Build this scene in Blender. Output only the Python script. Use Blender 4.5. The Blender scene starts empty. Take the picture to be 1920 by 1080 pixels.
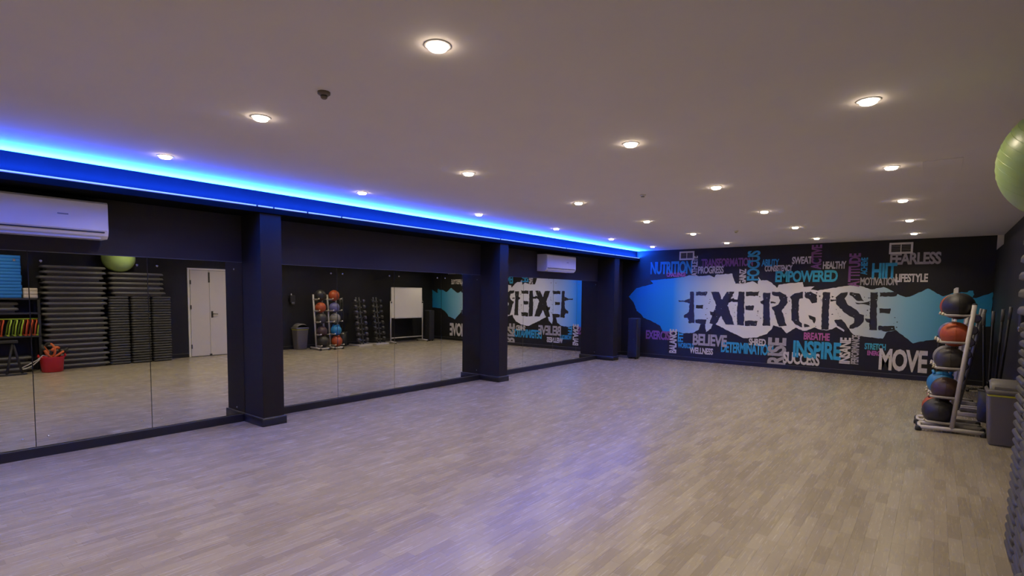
import bpy, bmesh, math, random
from mathutils import Vector, Matrix
random.seed(7)
C = bpy.context.scene.collection
SC = bpy.context.scene

# ------------------------------------------------------------------ camera, world, exposure, large lights
cam = bpy.data.objects.new('camera', bpy.data.cameras.new('camera'))
C.objects.link(cam); SC.camera = cam
_F = Vector((-0.62137584, 0.78081223, -0.06499478)); _R = Vector((0.78196869, 0.62321909, 0.01108769)); _U = Vector((-0.04916339, 0.04393426, 0.997824))
m3 = Matrix((_R, _U, -_F)).transposed().to_4x4(); m3.translation = Vector((0, 0, 1.59))
cam.matrix_world = m3
cam.data.sensor_width = 36; cam.data.lens = 997.99*36/1920; cam.data.shift_y = (617.24-540)/1920
cam.data.clip_start = .05; cam.data.clip_end = 100
w = bpy.data.worlds.new('world'); SC.world = w; w.use_nodes = True
w.node_tree.nodes['Background'].inputs[0].default_value = (0, 0, 0, 1)
w.node_tree.nodes['Background'].inputs[1].default_value = 0
SC.view_settings.view_transform = 'Standard'; SC.view_settings.look = 'None'
SC.view_settings.exposure = 0; SC.view_settings.gamma = 1; SC.view_settings.use_curve_mapping = False
SC.cycles.use_denoising = True
SC.cycles.max_bounces = 10; SC.cycles.diffuse_bounces = 5; SC.cycles.glossy_bounces = 6
SC.cycles.sample_clamp_indirect = 6

LAMP_W = 9.5          # one downlight
LAMP_COL = (1, .85, .62)
LED_W = 470.0          # blue strip, per 3 m
LED_COL = (.006, .085, 1)
H = 2.755; XL = -6.606; XR = .80; YF = 13.03; YB = -3.0
for i in range(5):    # the blue strip light lying on the ledge, shining up at the ceiling
    l = bpy.data.lights.new('led_strip_light', 'AREA'); l.shape = 'RECTANGLE'; l.size = .014; l.size_y = 3.18
    l.energy = LED_W; l.color = LED_COL
    o = bpy.data.objects.new('led_strip_light', l); C.objects.link(o)
    o.location = (-6.135, -2.95+3.19*(i+.5), 2.5805); o.rotation_euler = (math.pi, -.09, 0)

# ------------------------------------------------------------------ helpers
_mats = {}
def mat(name, col, rough=.5, metal=0, noise=.12, scale=6, emit=0, spec=.5, bump=0, coat=0):
    if name in _mats: return _mats[name]
    m = bpy.data.materials.new(name); m.use_nodes = True; n = m.node_tree.nodes; l = m.node_tree.links
    b = n['Principled BSDF']; b.inputs['Roughness'].default_value = rough; b.inputs['Metallic'].default_value = metal
    b.inputs['Specular IOR Level'].default_value = spec
    if coat: b.inputs['Coat Weight'].default_value = coat
    tx = n.new('ShaderNodeNewGeometry'); nz = n.new('ShaderNodeTexNoise'); nz.inputs['Scale'].default_value = scale; nz.inputs['Detail'].default_value = 4
    l.new(tx.outputs['Position'], nz.inputs['Vector'])
    cr = n.new('ShaderNodeMix'); cr.data_type = 'RGBA'
    cr.inputs['A'].default_value = (*[c*(1-noise) for c in col], 1); cr.inputs['B'].default_value = (*[min(1, c*(1+noise)) for c in col], 1)
    l.new(nz.outputs['Fac'], cr.inputs['Factor']); l.new(cr.outputs['Result'], b.inputs['Base Color'])
    if bump:
        bp = n.new('ShaderNodeBump'); bp.inputs['Strength'].default_value = bump; bp.inputs['Distance'].default_value = .003
        n2 = n.new('ShaderNodeTexNoise'); n2.inputs['Scale'].default_value = scale*20; l.new(tx.outputs['Position'], n2.inputs['Vector'])
        l.new(n2.outputs['Fac'], bp.inputs['Height']); l.new(bp.outputs['Normal'], b.inputs['Normal'])
    if emit:
        b.inputs['Emission Color'].default_value = (*col, 1); b.inputs['Emission Strength'].default_value = emit
    _mats[name] = m; return m

class MB:
    """collects shapes into one mesh"""
    def __init__(s): s.bm = bmesh.new(); s.mi = 0
    def _tag(s, vs):
        for f in {f for v in vs for f in v.link_faces}: f.material_index = s.mi
    def box(s, x0, x1, y0, y1, z0, z1, bev=0, seg=2, M=None):
        r = bmesh.ops.create_cube(s.bm, size=1); vs = r['verts']
        for v in vs: v.co = Vector(((x0+x1)/2+v.co.x*(x1-x0), (y0+y1)/2+v.co.y*(y1-y0), (z0+z1)/2+v.co.z*(z1-z0)))
        if M: 
            for v in vs: v.co = M @ v.co
        s._tag(vs)
        if bev:
            es = list({e for v in vs for e in v.link_edges})
            r = bmesh.ops.bevel(s.bm, geom=es, offset=bev, segments=seg, affect='EDGES', profile=.5)
            for f in r['faces']: f.material_index = s.mi
        return s
    def loft(s, rings, cap=True, closed=True):
        """rings: lists of points with equal counts"""
        R = [[s.bm.verts.new(p) for p in r] for r in rings]
        n = len(R[0])
        for a, b in zip(R, R[1:]):
            for i in range(n if closed else n-1):
                j = (i+1) % n
                f = s.bm.faces.new((a[i], a[j], b[j], b[i])); f.material_index = s.mi; f.smooth = True
        if cap:
            for r, fl in ((R[0], True), (R[-1], False)):
                try:
                    f = s.bm.faces.new(r[::-1] if fl else r); f.material_index = s.mi
                except ValueError: pass
        return s
    def lathe(s, prof, c=(0, 0, 0), n=24, axis='z', cap=True):
        rings = []
        for r, z in prof:
            ring = []
            for i in range(n):
                a = 2*math.pi*i/n; p = (r*math.cos(a), r*math.sin(a), z)
                if axis == 'x': p = (z, p[0], p[1])
                if axis == 'y': p = (p[1], z, p[0])
                ring.append((p[0]+c[0], p[1]+c[1], p[2]+c[2]))
            rings.append(ring)
        return s.loft(rings, cap)
    def sphere(s, c, r, n=20, m=12, sz=1):
        prof = [(max(1e-4, r*math.sin(math.pi*k/m)), -r*sz*math.cos(math.pi*k/m)) for k in range(m+1)]
        return s.lathe(prof, c, n)
    def tube(s, pts, r, n=8, cap=True):
        pts = [Vector(p) for p in pts]; rings = []
        up = Vector((0, 0, 1))
        t0 = (pts[1]-pts[0]).normalized()
        if abs(t0.z) > .9: up = Vector((1, 0, 0))
        side = t0.cross(up).normalized()
        for i, p in enumerate(pts):
            t = ((pts[min(i+1, len(pts)-1)]-pts[max(i-1, 0)])).normalized()
            side = (side - t*side.dot(t)).normalized(); u2 = t.cross(side)
            rr = r[i] if isinstance(r, (list, tuple)) else r
            rings.append([tuple(p+side*rr*math.cos(2*math.pi*k/n)+u2*rr*math.sin(2*math.pi*k/n)) for k in range(n)])
        return s.loft(rings, cap)
    def rrect(s, secs, n=4):
        """secs: (z, x0, x1, y0, y1, corner radius)"""
        rings = []
        for z, x0, x1, y0, y1, r in secs:
            ring = []
            for cx, cy, a0 in ((x1-r, y1-r, 0), (x0+r, y1-r, 90), (x0+r, y0+r, 180), (x1-r, y0+r, 270)):
                for k in range(n+1):
                    a = math.radians(a0+90*k/n); ring.append((cx+r*math.cos(a), cy+r*math.sin(a), z))
            rings.append(ring)
        return s.loft(rings)
    def mesh(s, name, *ms):
        me = bpy.data.meshes.new(name)
        bmesh.ops.recalc_face_normals(s.bm, faces=s.bm.faces)
        s.bm.to_mesh(me); s.bm.free()
        for m in ms: me.materials.append(m)
        return me
    def obj(s, name, m, parent=None, **kw):
        ms = m if isinstance(m, (list, tuple)) else (m,)
        o = bpy.data.objects.new(name, s.mesh(name, *ms)); C.objects.link(o)
        if parent: o.parent = parent
        for k, v in kw.items(): o[k] = v
        return o

def thing(name, label, cat, loc=(0, 0, 0), rz=0, group=None):
    o = bpy.data.objects.new(name, None); C.objects.link(o); o.empty_display_size = .1
    o.location = loc; o.rotation_euler = (0, 0, rz); o['label'] = label; o['category'] = cat
    if group: o['group'] = group
    return o
def tag(o, label, cat, group=None):
    o['label'] = label; o['category'] = cat
    if group: o['group'] = group
    return o
def struct(o): o['kind'] = 'structure'; return o
def copy_tree(o, parent=None):
    c = o.copy(); C.objects.link(c)
    if parent: c.parent = parent
    for ch in list(o.children): copy_tree(ch, c)
    return c
ORD = ['lowest', 'second', 'third', 'fourth', 'fifth', 'sixth', 'seventh', 'eighth', 'ninth', 'tenth', 'eleventh', 'twelfth', 'thirteenth', 'fourteenth', 'fifteenth', 'sixteenth', 'seventeenth', 'eighteenth', 'nineteenth', 'twentieth', 'twenty-first', 'twenty-second', 'twenty-third', 'twenty-fourth', 'twenty-fifth', 'twenty-sixth', 'twenty-seventh', 'twenty-eighth']
def from_bottom(k, n):
    if k == 0: return 'lowest'
    if k == n-1: return 'topmost'
    if k > n//2: return ORD[n-1-k] + ' from the top'
    return ORD[k] + ' from the bottom'

BLACKL = mat('black_upper_wall_paint', (.034, .031, .031), .6, noise=.1, scale=2, spec=.3)
BLACK = mat('black_wall_paint', (.016, .0155, .014), .55, noise=.15, scale=2, spec=.3)
BLACK2 = mat('black_skirting_paint', (.014, .014, .016), .35)
WHITE = mat('white_paint', (.72, .70, .66), .5, noise=.04)
PLASTER = mat('ceiling_plaster', (.74, .71, .70), .85, noise=.03, scale=3)
CHROME = mat('chrome', (.8, .8, .8), .2, 1, noise=.02)
ALU = mat('satin_aluminium', (.55, .55, .56), .4, .6, noise=.05)
GREYTUBE = mat('pale_grey_powder_coat', (.50, .47, .46), .45, noise=.06)
RUBBER = mat('black_rubber', (.015, .015, .016), .6, noise=.2)
STEPM = mat('charcoal_step_plastic', (.085, .082, .08), .5, noise=.15, bump=.3)
RISERM = mat('dark_riser_plastic', (.050, .049, .050), .45, noise=.15, bump=.3)
ACW = mat('white_plastic', (.74, .74, .76), .35, noise=.03)
DARKP = mat('dark_grey_plastic', (.024, .023, .024), .5)
SPK = mat('charcoal_speaker_cloth', (.020, .019, .019), .9, spec=.2, noise=.3, scale=60)

# ------------------------------------------------------------------ the room shell
fl = MB().box(XL-.1, XR+.15, YB-.1, YF+.1, -.12, -.006).obj('floor', mat('floor_joint_grey', (.14, .12, .10), .6)); struct(fl)
def plank_mat(name, stuff):
    m = bpy.data.materials.new(name); m.use_nodes = True; n = m.node_tree.nodes; l = m.node_tree.links
    b = n['Principled BSDF']; b.inputs['Specular IOR Level'].default_value = .5
    if stuff:
        a = n.new('ShaderNodeAttribute'); a.attribute_name = 'tone'; fac = a.outputs['Fac']
    else:
        a = n.new('ShaderNodeObjectInfo'); fac = a.outputs['Random']
    rp = n.new('ShaderNodeValToRGB'); e = rp.color_ramp.elements
    e[0].position = 0; e[0].color = (.268, .228, .172, 1); e[1].position = 1; e[1].color = (.348, .306, .240, 1)
    x = e.new(.35); x.color = (.290, .250, .190, 1); x = e.new(.7); x.color = (.330, .286, .220, 1)
    l.new(fac, rp.inputs['Fac'])
    g = n.new('ShaderNodeNewGeometry'); mp = n.new('ShaderNodeMapping'); mp.inputs['Scale'].default_value = (70, 4, 1)
    l.new(g.outputs['Position'], mp.inputs['Vector'])
    nz = n.new('ShaderNodeTexNoise'); nz.inputs['Scale'].default_value = 1; nz.inputs['Detail'].default_value = 5; l.new(mp.outputs['Vector'], nz.inputs['Vector'])
    r2 = n.new('ShaderNodeMapRange'); r2.inputs['From Min'].default_value = .3; r2.inputs['From Max'].default_value = .7
    r2.inputs['To Min'].default_value = .95; r2.inputs['To Max'].default_value = 1.04; l.new(nz.outputs['Fac'], r2.inputs['Value'])
    mx = n.new('ShaderNodeVectorMath'); mx.operation = 'SCALE'; l.new(rp.outputs['Color'], mx.inputs[0]); l.new(r2.outputs['Result'], mx.inputs['Scale'])
    l.new(mx.outputs['Vector'], b.inputs['Base Color'])
    r3 = n.new('ShaderNodeMapRange'); r3.inputs['To Min'].default_value = .25; r3.inputs['To Max'].default_value = .29; l.new(nz.outputs['Fac'], r3.inputs['Value'])
    l.new(r3.outputs['Result'], b.inputs['Roughness'])
    return m
PM = plank_mat('oak_vinyl_plank', False); PMS = plank_mat('oak_vinyl_planks_far', True)
def plank_mesh(L, W=.0715):
    g = .0003; return MB().box(-W/2+g, W/2-g, -L/2+g, L/2-g, -.006, 0)
PW = .0725; LENS = [.26, .33, .40, .48]
pmesh = [plank_mesh(L, PW).mesh('floor_plank', PM) for L in LENS]
planks = []
rnd = random.Random(3); x = XL; 
while x < XR+.02:
    y = YB - rnd.random()*.4
    while y < YF:
        k = rnd.randrange(4); L = LENS[k]; planks.append((x+PW/2, y+L/2, k)); y += L
    x += PW
def view(x, y, z=0):
    d = Vector((x, y, z-1.59)); Z = d.dot(_F)
    if Z < .2: return None
    return 960+997.99*d.dot(_R)/Z, 617.24-997.99*d.dot(_U)/Z, Z
near = []
for i, (x, y, k) in enumerate(planks):
    v = view(x, y)
    if v and -20 < v[0] < 1940 and v[1] < 1095: near.append((v[2]/ (LENS[k]**.3), i))
near.sort(); near = {i for _, i in near[:300]}
bmv = []; bmf = []; tones = []
for i, (x, y, k) in enumerate(planks):
    L = LENS[k]; y0, y1 = max(y-L/2, YB), min(y+L/2, YF)
    if i in near:
        o = bpy.data.objects.new('floor_plank', pmesh[k]); C.objects.link(o); o.parent = fl; o.location = (x, y, 0)
    else:
        if y1-y0 < .01: continue
        x0, x1 = x-PW/2+.0003, min(x+PW/2-.0003, XR+.02); b = len(bmv); y0 += .0003; y1 -= .0003
        bmv += [(x0, y0, -.006), (x1, y0, -.006), (x1, y1, -.006), (x0, y1, -.006), (x0, y0, 0), (x1, y0, 0), (x1, y1, 0), (x0, y1, 0)]
        fs = [(4, 5, 6, 7), (0, 1, 5, 4), (1, 2, 6, 5), (2, 3, 7, 6), (3, 0, 4, 7)]
        bmf += [tuple(b+q for q in f) for f in fs]; tones += [rnd.random()]*1*5 if False else [0]*0
        t = rnd.random(); tones += [t]*5
me = bpy.data.meshes.new('floor_planks_beyond'); me.from_pydata(bmv, [], bmf); me.materials.append(PMS)
at = me.attributes.new('tone', 'FLOAT', 'FACE'); at.data.foreach_set('value', tones)
o = bpy.data.objects.new('floor_planks_beyond', me); C.objects.link(o); o.parent = fl; o['kind'] = 'stuff'

struct(MB().box(XL-.1, XR+.15, YB-.1, YF+.1, H, H+.12).obj('ceiling', PLASTER))
wl = struct(MB().box(XL-.1, XL, YB-.1, YF+.1, 0, 2.5).obj('wall_left', BLACKL))
wf = struct(MB().box(XL, XR+.15, YF, YF+.1, 0, H).obj('wall_far', BLACK))
struct(MB().box(XL, XR+.15, YB-.1, YB, 0, H).obj('wall_back', BLACK))
wr = struct(MB().box(XR, XR+.15, YB, YF, 0, 2.49).box(XR+.09, XR+.15, YB, YF, 2.49, H).obj('wall_right', BLACK))
struct(MB().box(XR+.001, XR+.09, YF-.02, YF-.001, 2.492, H-.001).obj('trim_1', WHITE))
# ledge above the mirrors, blue-lit fascia behind it
struct(MB().box(XL-.1, -6.12, YB, YF, 2.5, 2.56, .003).obj('trim_2', mat('ledge_matt_black', (.004, .004, .004), .9, spec=.05)))
struct(MB().box(XL-.1, -6.20, YB, YF, 2.561, H-.001).obj('trim_3', mat('fascia_matt_black', (.0035, .002, .0032), .9, spec=.03)))
st = thing('led_strip', 'blue glowing light strip lying along the ledge over the mirrors', 'light', (0, 0, 0))
MB().box(-6.1445, -6.1215, YB+.02, YF-.02, 2.5605, 2.567, .001, 1).obj('strip_channel', ALU, st)
MB().box(-6.142, -6.124, YB+.02, YF-.02, 2.567, 2.5795, .003, 1).obj('strip_diffuser', mat('blue_strip_diffuser', (.25, .42, 1), .4, emit=1.5), st)
for y in (2.995, 3.19, 3.62, 4.1, 7.34, 9.5, 11.66):
    MB().box(-6.147, -6.1185, y-.009, y+.009, 2.5602, 2.583, .002, 1).obj('strip_clip', RUBBER, st)
# columns
CM = mat('black_column_paint', (.015, .012, .007), .6, noise=.15, scale=2, spec=.25)
for k, (y0, y1) in enumerate(((3.03, 3.285), (7.35, 7.59), (11.69, 11.93))):
    c = struct(MB().box(XL, -6.14, y0, y1, 0, 2.499, .003).obj('trim_%d' % (4+k), CM))
    MB().rrect([(0, XL, -6.118, y0-.022, y1+.022, .004), (.088, XL, -6.118, y0-.022, y1+.022, .004), (.096, XL, -6.124, y0-.016, y1+.016, .003)], 2).obj('skirting', BLACK2, c)
    MB().rrect([(.0965, XL, -6.121, y0-.019, y1+.019, .003), (.0995, XL, -6.124, y0-.016, y1+.016, .003)], 2).obj('skirting_cap', mat('skirting_cap_grey', (.09, .09, .09), .4), c)  # thin cap in a paler grey than the skirting below
SK = mat('skirting_top_grey', (.10, .10, .10), .4)  # paler grey line along the top of the baseboards
def skirt(name, x0, x1, y0, y1, ax):
    m = MB()
    m.box(x0, x1, y0, y1, 0, .09, .003); m.mi = 1
    if ax == 'x': m.box(x0, x1-.004, y0, y1, .09, .094)
    elif ax == '-y': m.box(x0, x1, y0+.003, y1, .09, .094)
    else: m.box(x0+.004, x1, y0, y1, .09, .094)
    return struct(m.obj(name, (BLACK2, SK)))
skirt('baseboard_left_1', XL, -6.582, YB, 3.007, 'x'); skirt('baseboard_left_2', XL, -6.582, 3.308, 7.327, 'x')
skirt('baseboard_left_3', XL, -6.582, 7.613, 11.667, 'x'); skirt('baseboard_left_4', XL, -6.582, 11.953, YF-.02, 'x')
skirt('baseboard_far', XL, XR-.02, YF-.02, YF, '-y')
skirt('baseboard_right_1', XR-.018, XR, YB, 5.12, '-x'); skirt('baseboard_right_2', XR-.018, XR, 6.10, YF-.021, '-x')
# door
dr = struct(MB().box(XR-.022, XR, 5.13, 5.175, 0, 2.14, .003).box(XR-.022, XR, 6.045, 6.09, 0, 2.14, .003).box(XR-.022, XR, 5.175, 6.045, 2.095, 2.14, .003).obj('door_1', WHITE))
DW = mat('door_gloss_white', (.62, .58, .54), .35, noise=.03)
for y0, y1 in ((5.18, 5.607), (5.613, 6.04)):
    MB().box(XR-.034, XR-.004, y0, y1, .012, 2.088, .003).obj('door_leaf', DW, dr)
MB().box(XR-.04, XR-.034, 5.585, 5.625, 1.80, 2.05, .003).obj('door_bolt', DARKP, dr)
MB().box(XR-.04, XR-.034, 5.64, 5.685, .94, 1.10, .004).tube([(XR-.04, 5.662, 1.03), (XR-.075, 5.662, 1.03), (XR-.078, 5.70, 1.03), (XR-.078, 5.78, 1.025)], .009).obj('door_handle', DARKP, dr)
for z in (.25, 1.2, 1.8): MB().box(XR-.042, XR-.034, 5.172, 5.20, z-.05, z+.05, .002).obj('door_hinge', DARKP, dr)
MB().box(XR-.044, XR-.034, 5.585, 5.64, .014, .05, .003).obj('door_floor_bolt', DARKP, dr)

# ------------------------------------------------------------------ mirrors
MIR = bpy.data.materials.new('silvered_mirror'); MIR.use_nodes = True
b = MIR.node_tree.nodes['Principled BSDF']; b.inputs['Metallic'].default_value = 1; b.inputs['Roughness'].default_value = .012
b.inputs['Base Color'].default_value = (.83, .85, .81, 1)
EDGE = mat('mirror_glass_edge', (.10, .13, .12), .2)
bays = [('first bay', [-.88, .10, 1.08, 2.036, 3.029]), ('second bay', [3.286, 4.334, 5.346, 6.35, 7.349]), ('third bay', [7.591, 8.658, 9.74, 10.72, 11.689])]
place = {0: 'nearest the camera', 1: 'second from the near end', 2: 'third from the near end', 3: 'at the far end'}
for bn, ys in bays:
    for i in range(4):
        y0, y1 = ys[i]+.0025, ys[i+1]-.0025
        if y1 < -.1: continue
        t = thing('wall_mirror', 'tall frameless mirror panel, %s of the %s' % (place[i], bn), 'mirror', (XL, (y0+y1)/2, .1), 0, 'mirror panels along the left wall')
        h = (y1-y0)/2; me_ = MB()
        me_.box(0, .006, -h, h, 0, 1.84, .0012, 1)
        me_.obj('glass', MIR, t)
        MB().box(0, .009, -h, h, 1.8405, 1.846, .001, 1).obj('top_channel', mat('dull_mirror_channel', (.16, .16, .17), .35, .5), t)
        for yy in (-h+.09, h-.09):
            for zz in (.085, 1.755):
                MB().lathe([(.011, .006), (.011, .010), (.007, .0125)], (0, yy, zz), 12, 'x').obj('mirror_stud', CHROME, t)

# ------------------------------------------------------------------ the mural, flat print on the far wall
SPLASH = [(-6.411, 1.571), (-6.188, 1.798), (-5.732, 1.908), (-5.822, 1.991), (-5.24, 2.04), (-4.913, 2.076), (-4.808, 2.114), (-4.557, 2.085), (-4.314, 2.107), (-4.186, 2.055), (-4.163, 2.118), (-3.783, 2.137), (-3.755, 2.037), (-3.702, 1.9), (-3.478, 1.911), (-3.329, 1.959), (-3.211, 1.886), (-3.207, 2.056), (-3.147, 1.97), (-3.035, 1.981), (-2.91, 1.909), (-2.807, 1.801), (-2.777, 1.873), (-2.541, 1.907), (-2.301, 1.929), (-2.276, 1.825), (-2.072, 1.836), (-2.14, 1.768), (-2.008, 1.745), (-1.909, 1.768), (-1.782, 1.791), (-1.599, 1.825), (-1.42, 1.858), (-1.252, 1.847), (-1.039, 1.771), (-0.846, 1.825), (-0.676, 1.73), (-0.637, 1.635), (-0.613, 1.688), (-0.483, 1.626), (-0.416, 1.637), (-0.143, 1.794), (0.096, 1.643), (0.241, 1.715), (0.439, 1.726), (0.46, 1.755), (0.52, 1.756), (0.538, 1.687), (0.511, 1.628), (0.564, 1.618), (0.793, 1.728), (0.789, 1.106), (0.365, 1.087), (0.175, 0.997), (0.046, 0.898), (-0.014, 0.813), (-0.24, 0.757), (-0.322, 0.72), (-0.605, 0.968), (-0.759, 0.917), (-0.815, 0.785), (-1.132, 0.81), (-1.28, 0.823), (-1.348, 0.875), (-1.439, 1.004), (-1.491, 0.89), (-1.63, 0.984), (-1.706, 0.935), (-1.773, 0.909), (-1.892, 0.903), (-2.035, 0.953), (-2.175, 0.877), (-2.257, 0.873), (-2.396, 0.936), (-2.571, 0.797), (-2.684, 0.923), (-2.85, 0.963), (-2.891, 0.865), (-2.976, 0.763), (-3.199, 0.665), (-3.465, 0.637), (-3.757, 0.759), (-4.121, 0.932), (-4.038, 1.063), (-4.185, 0.955), (-4.231, 0.824), (-4.342, 0.728), (-4.375, 0.921), (-4.491, 0.916), (-4.526, 0.783), (-4.654, 0.698), (-4.921, 0.67), (-5.129, 0.726), (-5.335, 0.634), (-5.436, 0.683), (-5.512, 0.83), (-5.747, 0.944), (-5.971, 1.019), (-6.033, 1.101), (-6.171, 1.195), (-6.269, 1.418)]
LETTERS = [('E', [[(-4.767, 1.707), (-4.675, 1.708), (-4.636, 0.936), (-4.782, 0.93)], [(-4.622, 1.708), (-4.338, 1.71), (-4.373, 1.619), (-4.619, 1.617)], [(-4.611, 1.382), (-4.429, 1.386), (-4.439, 1.295), (-4.609, 1.304)], [(-4.613, 1.029), (-4.34, 1.039), (-4.362, 0.921), (-4.452, 0.917), (-4.61, 0.95)], [(-5.057, 1.493), (-4.907, 1.482), (-4.775, 1.537), (-4.758, 1.418), (-4.893, 1.456), (-5.042, 1.453)], [(-4.909, 1.11), (-4.83, 1.166), (-4.778, 1.22), (-4.756, 0.97), (-4.813, 1.061), (-4.893, 1.058)]]), ('X', [[(-4.262, 1.71), (-4.074, 1.711), (-3.993, 1.522), (-3.889, 1.712), (-3.719, 1.713), (-3.865, 1.385), (-3.825, 1.298), (-3.691, 0.938), (-3.898, 0.942), (-4.004, 1.141), (-4.133, 0.931), (-4.273, 0.951), (-4.182, 1.225), (-4.125, 1.392)], [(-3.845, 1.524), (-3.726, 1.563), (-3.712, 1.513), (-3.843, 1.449)], [(-4.271, 1.235), (-4.143, 1.213), (-4.152, 1.11), (-4.255, 1.158)]]), ('E', [[(-3.624, 1.714), (-3.494, 1.714), (-3.477, 0.935), (-3.631, 0.941), (-3.644, 1.303)], [(-3.459, 1.715), (-3.182, 1.716), (-3.201, 1.619), (-3.455, 1.616)], [(-3.459, 1.394), (-3.273, 1.398), (-3.292, 1.287), (-3.455, 1.295)], [(-3.457, 1.047), (-3.179, 1.046), (-3.209, 0.935), (-3.453, 0.924)], [(-3.773, 1.525), (-3.617, 1.54), (-3.615, 1.478), (-3.759, 1.475)]]), ('R', [[(-3.091, 1.692), (-2.934, 1.693), (-2.949, 1.501), (-2.916, 0.948), (-3.073, 0.941), (-3.074, 1.257)], [(-2.902, 1.718), (-2.749, 1.718), (-2.616, 1.648), (-2.578, 1.484), (-2.689, 1.304), (-2.578, 0.963), (-2.74, 0.944), (-2.84, 1.252), (-2.899, 1.37), (-2.77, 1.433), (-2.73, 1.529), (-2.766, 1.611), (-2.899, 1.646)], [(-3.151, 1.498), (-3.062, 1.536), (-3.057, 1.415), (-3.127, 1.45)], [(-2.927, 1.502), (-2.816, 1.479), (-2.826, 1.455), (-2.925, 1.454)]]), ('C', [[(-2.282, 1.721), (-2.276, 1.582), (-2.349, 1.569), (-2.358, 1.278), (-2.328, 1.068), (-2.274, 1.035), (-2.271, 0.942), (-2.398, 0.995), (-2.487, 1.097), (-2.505, 1.544), (-2.54, 1.602), (-2.448, 1.685)], [(-2.251, 1.721), (-2.139, 1.722), (-2.014, 1.654), (-2.007, 1.494), (-2.108, 1.469), (-2.173, 1.572), (-2.246, 1.605)], [(-2.158, 1.214), (-2.086, 1.193), (-2.024, 1.172), (-2.012, 1.115), (-2.038, 1.034), (-2.082, 1.113), (-2.134, 1.134)], [(-2.233, 1.026), (-2.181, 1.016), (-2.117, 0.973), (-2.229, 0.944)]]), ('I', [[(-1.907, 1.712), (-1.769, 1.712), (-1.78, 1.294), (-1.764, 0.921), (-1.903, 0.914), (-1.911, 1.348)], [(-1.762, 1.566), (-1.655, 1.556), (-1.654, 1.534), (-1.76, 1.521)], [(-1.746, 1.634), (-1.697, 1.623), (-1.735, 1.6)]]), ('S', [[(-1.452, 1.714), (-1.459, 1.659), (-1.503, 1.581), (-1.45, 1.46), (-1.286, 1.353), (-1.226, 1.267), (-1.152, 1.247), (-1.155, 1.116), (-1.215, 1.025), (-1.324, 0.965), (-1.399, 0.961), (-1.393, 1.028), (-1.32, 1.076), (-1.315, 1.175), (-1.411, 1.227), (-1.529, 1.324), (-1.651, 1.467), (-1.667, 1.601), (-1.575, 1.702)], [(-1.423, 1.714), (-1.255, 1.694), (-1.164, 1.531), (-1.294, 1.54), (-1.372, 1.627), (-1.421, 1.659)], [(-1.675, 1.128), (-1.531, 1.145), (-1.46, 1.048), (-1.419, 0.971), (-1.444, 0.892), (-1.612, 1.007)], [(-1.32, 1.506), (-1.181, 1.498), (-1.065, 1.543), (-1.06, 1.446), (-1.125, 1.466), (-1.291, 1.474)]]), ('E', [[(-1.064, 1.717), (-0.938, 1.717), (-0.938, 1.319), (-0.921, 0.952), (-1.047, 0.956), (-1.057, 1.37)], [(-0.903, 1.718), (-0.623, 1.719), (-0.654, 1.635), (-0.899, 1.632)], [(-0.897, 1.395), (-0.712, 1.4), (-0.716, 1.293), (-0.892, 1.299)], [(-0.898, 1.04), (-0.635, 1.051), (-0.622, 0.967), (-0.76, 0.928), (-0.894, 0.953)], [(-1.13, 1.182), (-1.039, 1.175), (-1.035, 1.088), (-1.099, 1.107)]])]
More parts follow.
